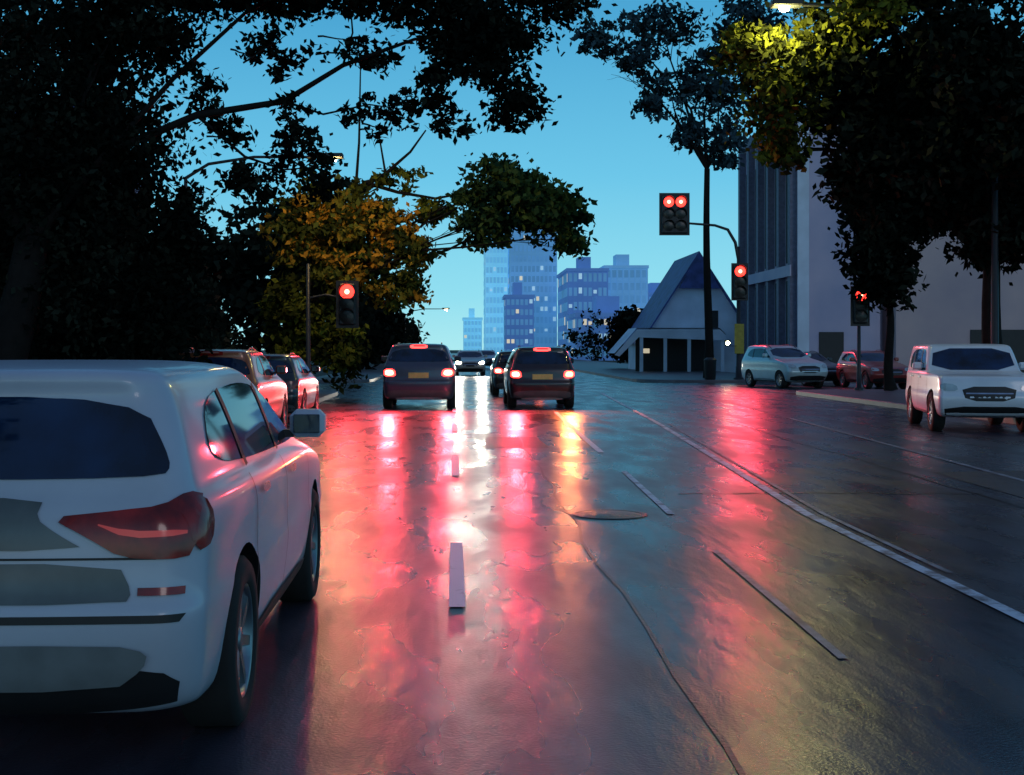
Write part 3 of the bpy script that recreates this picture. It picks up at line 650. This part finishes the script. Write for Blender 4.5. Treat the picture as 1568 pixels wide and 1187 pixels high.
vehicle('grey_suv',(-.9,33.3,.004),0,paint('slate',(.05,.065,.10)),L=4.5,Wd=1.92,H=1.70,tail=True,tailE=560,wr=.36)
vehicle('dark_hatchback',(2.28,33.5,.004),0,paint('black_cherry',(.02,.014,.018)),L=4.3,Wd=1.76,H=1.62,tail=True,tailE=620,amber=True,wr=.34)
vehicle('dark_sedan',(2.15,43,.004),0,paint('charcoal',(.02,.02,.025)),L=4.3,Wd=1.75,H=1.50,tail=True)
vehicle('orange_hatchback',(-3.98,21,.004),0,paint('burnt_orange',(.36,.10,.04)),L=4.1,Wd=1.7,H=1.55)
vehicle('dark_sedan',(-4.0,26.6,.004),0,paint('dark_teal',(.02,.03,.035)),L=4.2,Wd=1.75,H=1.45)
vehicle('oncoming_car',(.95,80,.004),math.pi,paint('cream',(.4,.38,.33)),L=4.4,Wd=1.8,H=1.5,head=True,headE=1700)
vehicle('oncoming_car',(2.6,108,.004),math.pi,paint('silver',(.4,.42,.45)),L=4.4,Wd=1.8,H=1.5,head=True)
vehicle('white_jeep',(10.6,28.05,.004),math.pi-R(11),M['paint_jeep'],L=4.3,Wd=1.85,H=1.66,kind='jeep',wr=.37,lod=2)
vehicle('silver_van',(12.9,55.3,.004),math.pi+R(14),paint('silver_teal',(.50,.62,.64)),L=4.3,Wd=1.85,H=1.72)
vehicle('red_hatchback',(16.6,54.2,.004),math.pi+R(4),paint('red',(.28,.04,.035)),L=4.0,Wd=1.7,H=1.5)
vehicle('dark_sedan',(15.0,58.5,.004),math.pi+R(10),paint('gunmetal',(.03,.035,.04)),L=4.0,Wd=1.7,H=1.45)

# ------------------------------------------------------------------ signals and lamps
def head(b,cx,y,cz,cols=1,sp=.36,r=.15,vis=.22):
    w=cols*sp+.12; h=3*sp+.12
    b.box((cx-w/2,y,cz-h/2),(cx+w/2,y+.22,cz+h/2),M['black'],bev=.04)
    b.box((cx-w/2-.09,y+.1,cz-h/2-.09),(cx+w/2+.09,y+.12,cz+h/2+.09),M['black'])
    for c in range(cols):
        for k in range(3):
            x=cx+(c-(cols-1)/2)*sp; z=cz+(1-k)*sp
            on=(k==0)
            b.lathe([(y-.012,r),(y-.03,r*.6),(y-.035,.001)],M['red_sig'] if on else M['lens_off'],20,'y',(x,0,z))
            if on: b.lathe([(y-.04,r*.35),(y-.05,.001)],M['red_core'],14,'y',(x,0,z))
            vs=[];q=14
            for yy,rr in ((y-.001,r*1.12),(y-vis,r*1.15)):
                for i in range(q+1):
                    an=R(-25+230*i/q); vs.append((x+rr*math.cos(an),yy if yy>y-.1 else yy+vis*.5*(1-max(0,math.sin(an))),z+rr*math.sin(an)))
            b.add(vs,[[i,i+1,q+2+i,q+1+i] for i in range(q)],M['black'],True)
def pole(b,x,y,z0,z1,r0,r1): 
    b.lathe([(z0,r0*2.2),(z0+.08,r0*2.2),(z0+.1,r0*1.3),(z0+.6,r0*1.15),(z0+.62,r0),(z1,r1),(z1+.02,.001)],M['black'],12,'z',(x,y,0))
e=empty('traffic_signal',(13.3,61,.14)); b=MB()
pole(b,0,0,0,6.2,.11,.08)
b.tube([(0,0,5.6),(-.15,0,6.4),(-.5,0,7.0),(-1.1,0,7.2),(-2.4,0,7.3)],[.08,.075,.07,.06,.05],M['black'],8); b.obj('pole_and_arm',e)
b=MB(); head(b,-3.0,-.15,7.72,2,.56,.24); b.tube([(-2.4,.0,7.3),(-3.0,.09,7.4)],.06,M['black'],6); b.obj('twin_signal_head',e)
b=MB(); head(b,.0,-.36,4.55,1,.48,.25); b.obj('signal_head',e)
b=MB(); b.box((-.22,-.2,1.2),(.22,-.12,2.6),M['yellow_paint'],bev=.02); b.lathe([(-.25,.09),(-.26,.001)],M['lamp_on'],12,'y',(-.55,0,1.7)); b.box((-.66,-.25,1.55),(-.12,-.1,1.58),M['black']); b.box((-.68,-.24,1.6),(-.42,-.05,1.85),M['black'],bev=.02); b.obj('pedestrian_push_box',e)
lamp('red_glow','SPOT',(0,-.7,5.0),1300,(1,.05,.08),e,(R(-80),0,R(-12)),.25,R(100),.6)
e=empty('traffic_signal',(-4.15,38,.14))
b=MB(); pole(b,-.1,.1,.0,3.9,.07,.05); b.obj('pole',e); b=MB(); head(b,1.05,-.1,2.72,1,.36,.21); b.tube([(-.1,.1,2.9),(.4,.08,3.0),(1.0,.05,2.9)],.035,M['black'],6); b.obj('signal_head',e)
lamp('red_glow','SPOT',(1.05,-.5,3.08),420,(1,.045,.07),e,(R(-80),0,0),.2,R(160),.4)
e=empty('traffic_signal',(14.0,45,.14)); b=MB(); pole(b,0,.12,0,3.6,.07,.05); b.obj('pole',e); b=MB(); head(b,0,-.12,2.9,1,.36,.19,vis=.10); b.obj('signal_head',e)
def streetlamp(x,y,h,dx,bulb,col_,E,sz=.12):
    e=empty('street_lamp',(x,y,.14 if x>9 or x<-4 else 0)); h-=.14; b=MB(); pole(b,0,0,0,h-.6,.09,.05)
    s_=1 if dx>0 else -1
    b.tube([(0,0,h-.6),(dx*.15,0,h-.2),(dx*.45,0,h),(dx*.9,0,h)],[.05,.045,.04,.035],M['black'],8); b.obj('post_and_arm',e)
    b=MB(); x0,x1=sorted((dx*.9-s_*.1,dx*.9+s_*.6)); b.box((x0,-.16,h-.04),(x1,.16,h+.1),M['black'],bev=.03)
    b.lathe([(h-.045,.12),(h-.12,.10),(h-.16,.001)],bulb,16,'z',(dx*.9+s_*.3,0,0)); b.obj('lamp_head',e)
    lamp('lamp_light','POINT',(dx*.9+s_*.3,0,h-.3),E,col_,e,size=sz)
streetlamp(12.1,29.2,9.25,-4.9,M['lamp_on'],(1,.92,.3),320)
streetlamp(-7.6,37.0,7.0,4.3,M['lampw_on'],(1,.66,.24),360)
streetlamp(-4.4,118,5.2,3.8,M['lampw_on'],(1,.85,.6),300)
e=empty('litter_bin',(11.9,60.6,.14)); b=MB(); b.lathe([(0,.22),(.05,.25),(.85,.28),(.9,.30),(.93,.30),(1.02,.18),(1.03,.001)],M['black'],18,'z'); b.obj('bin_body',e)
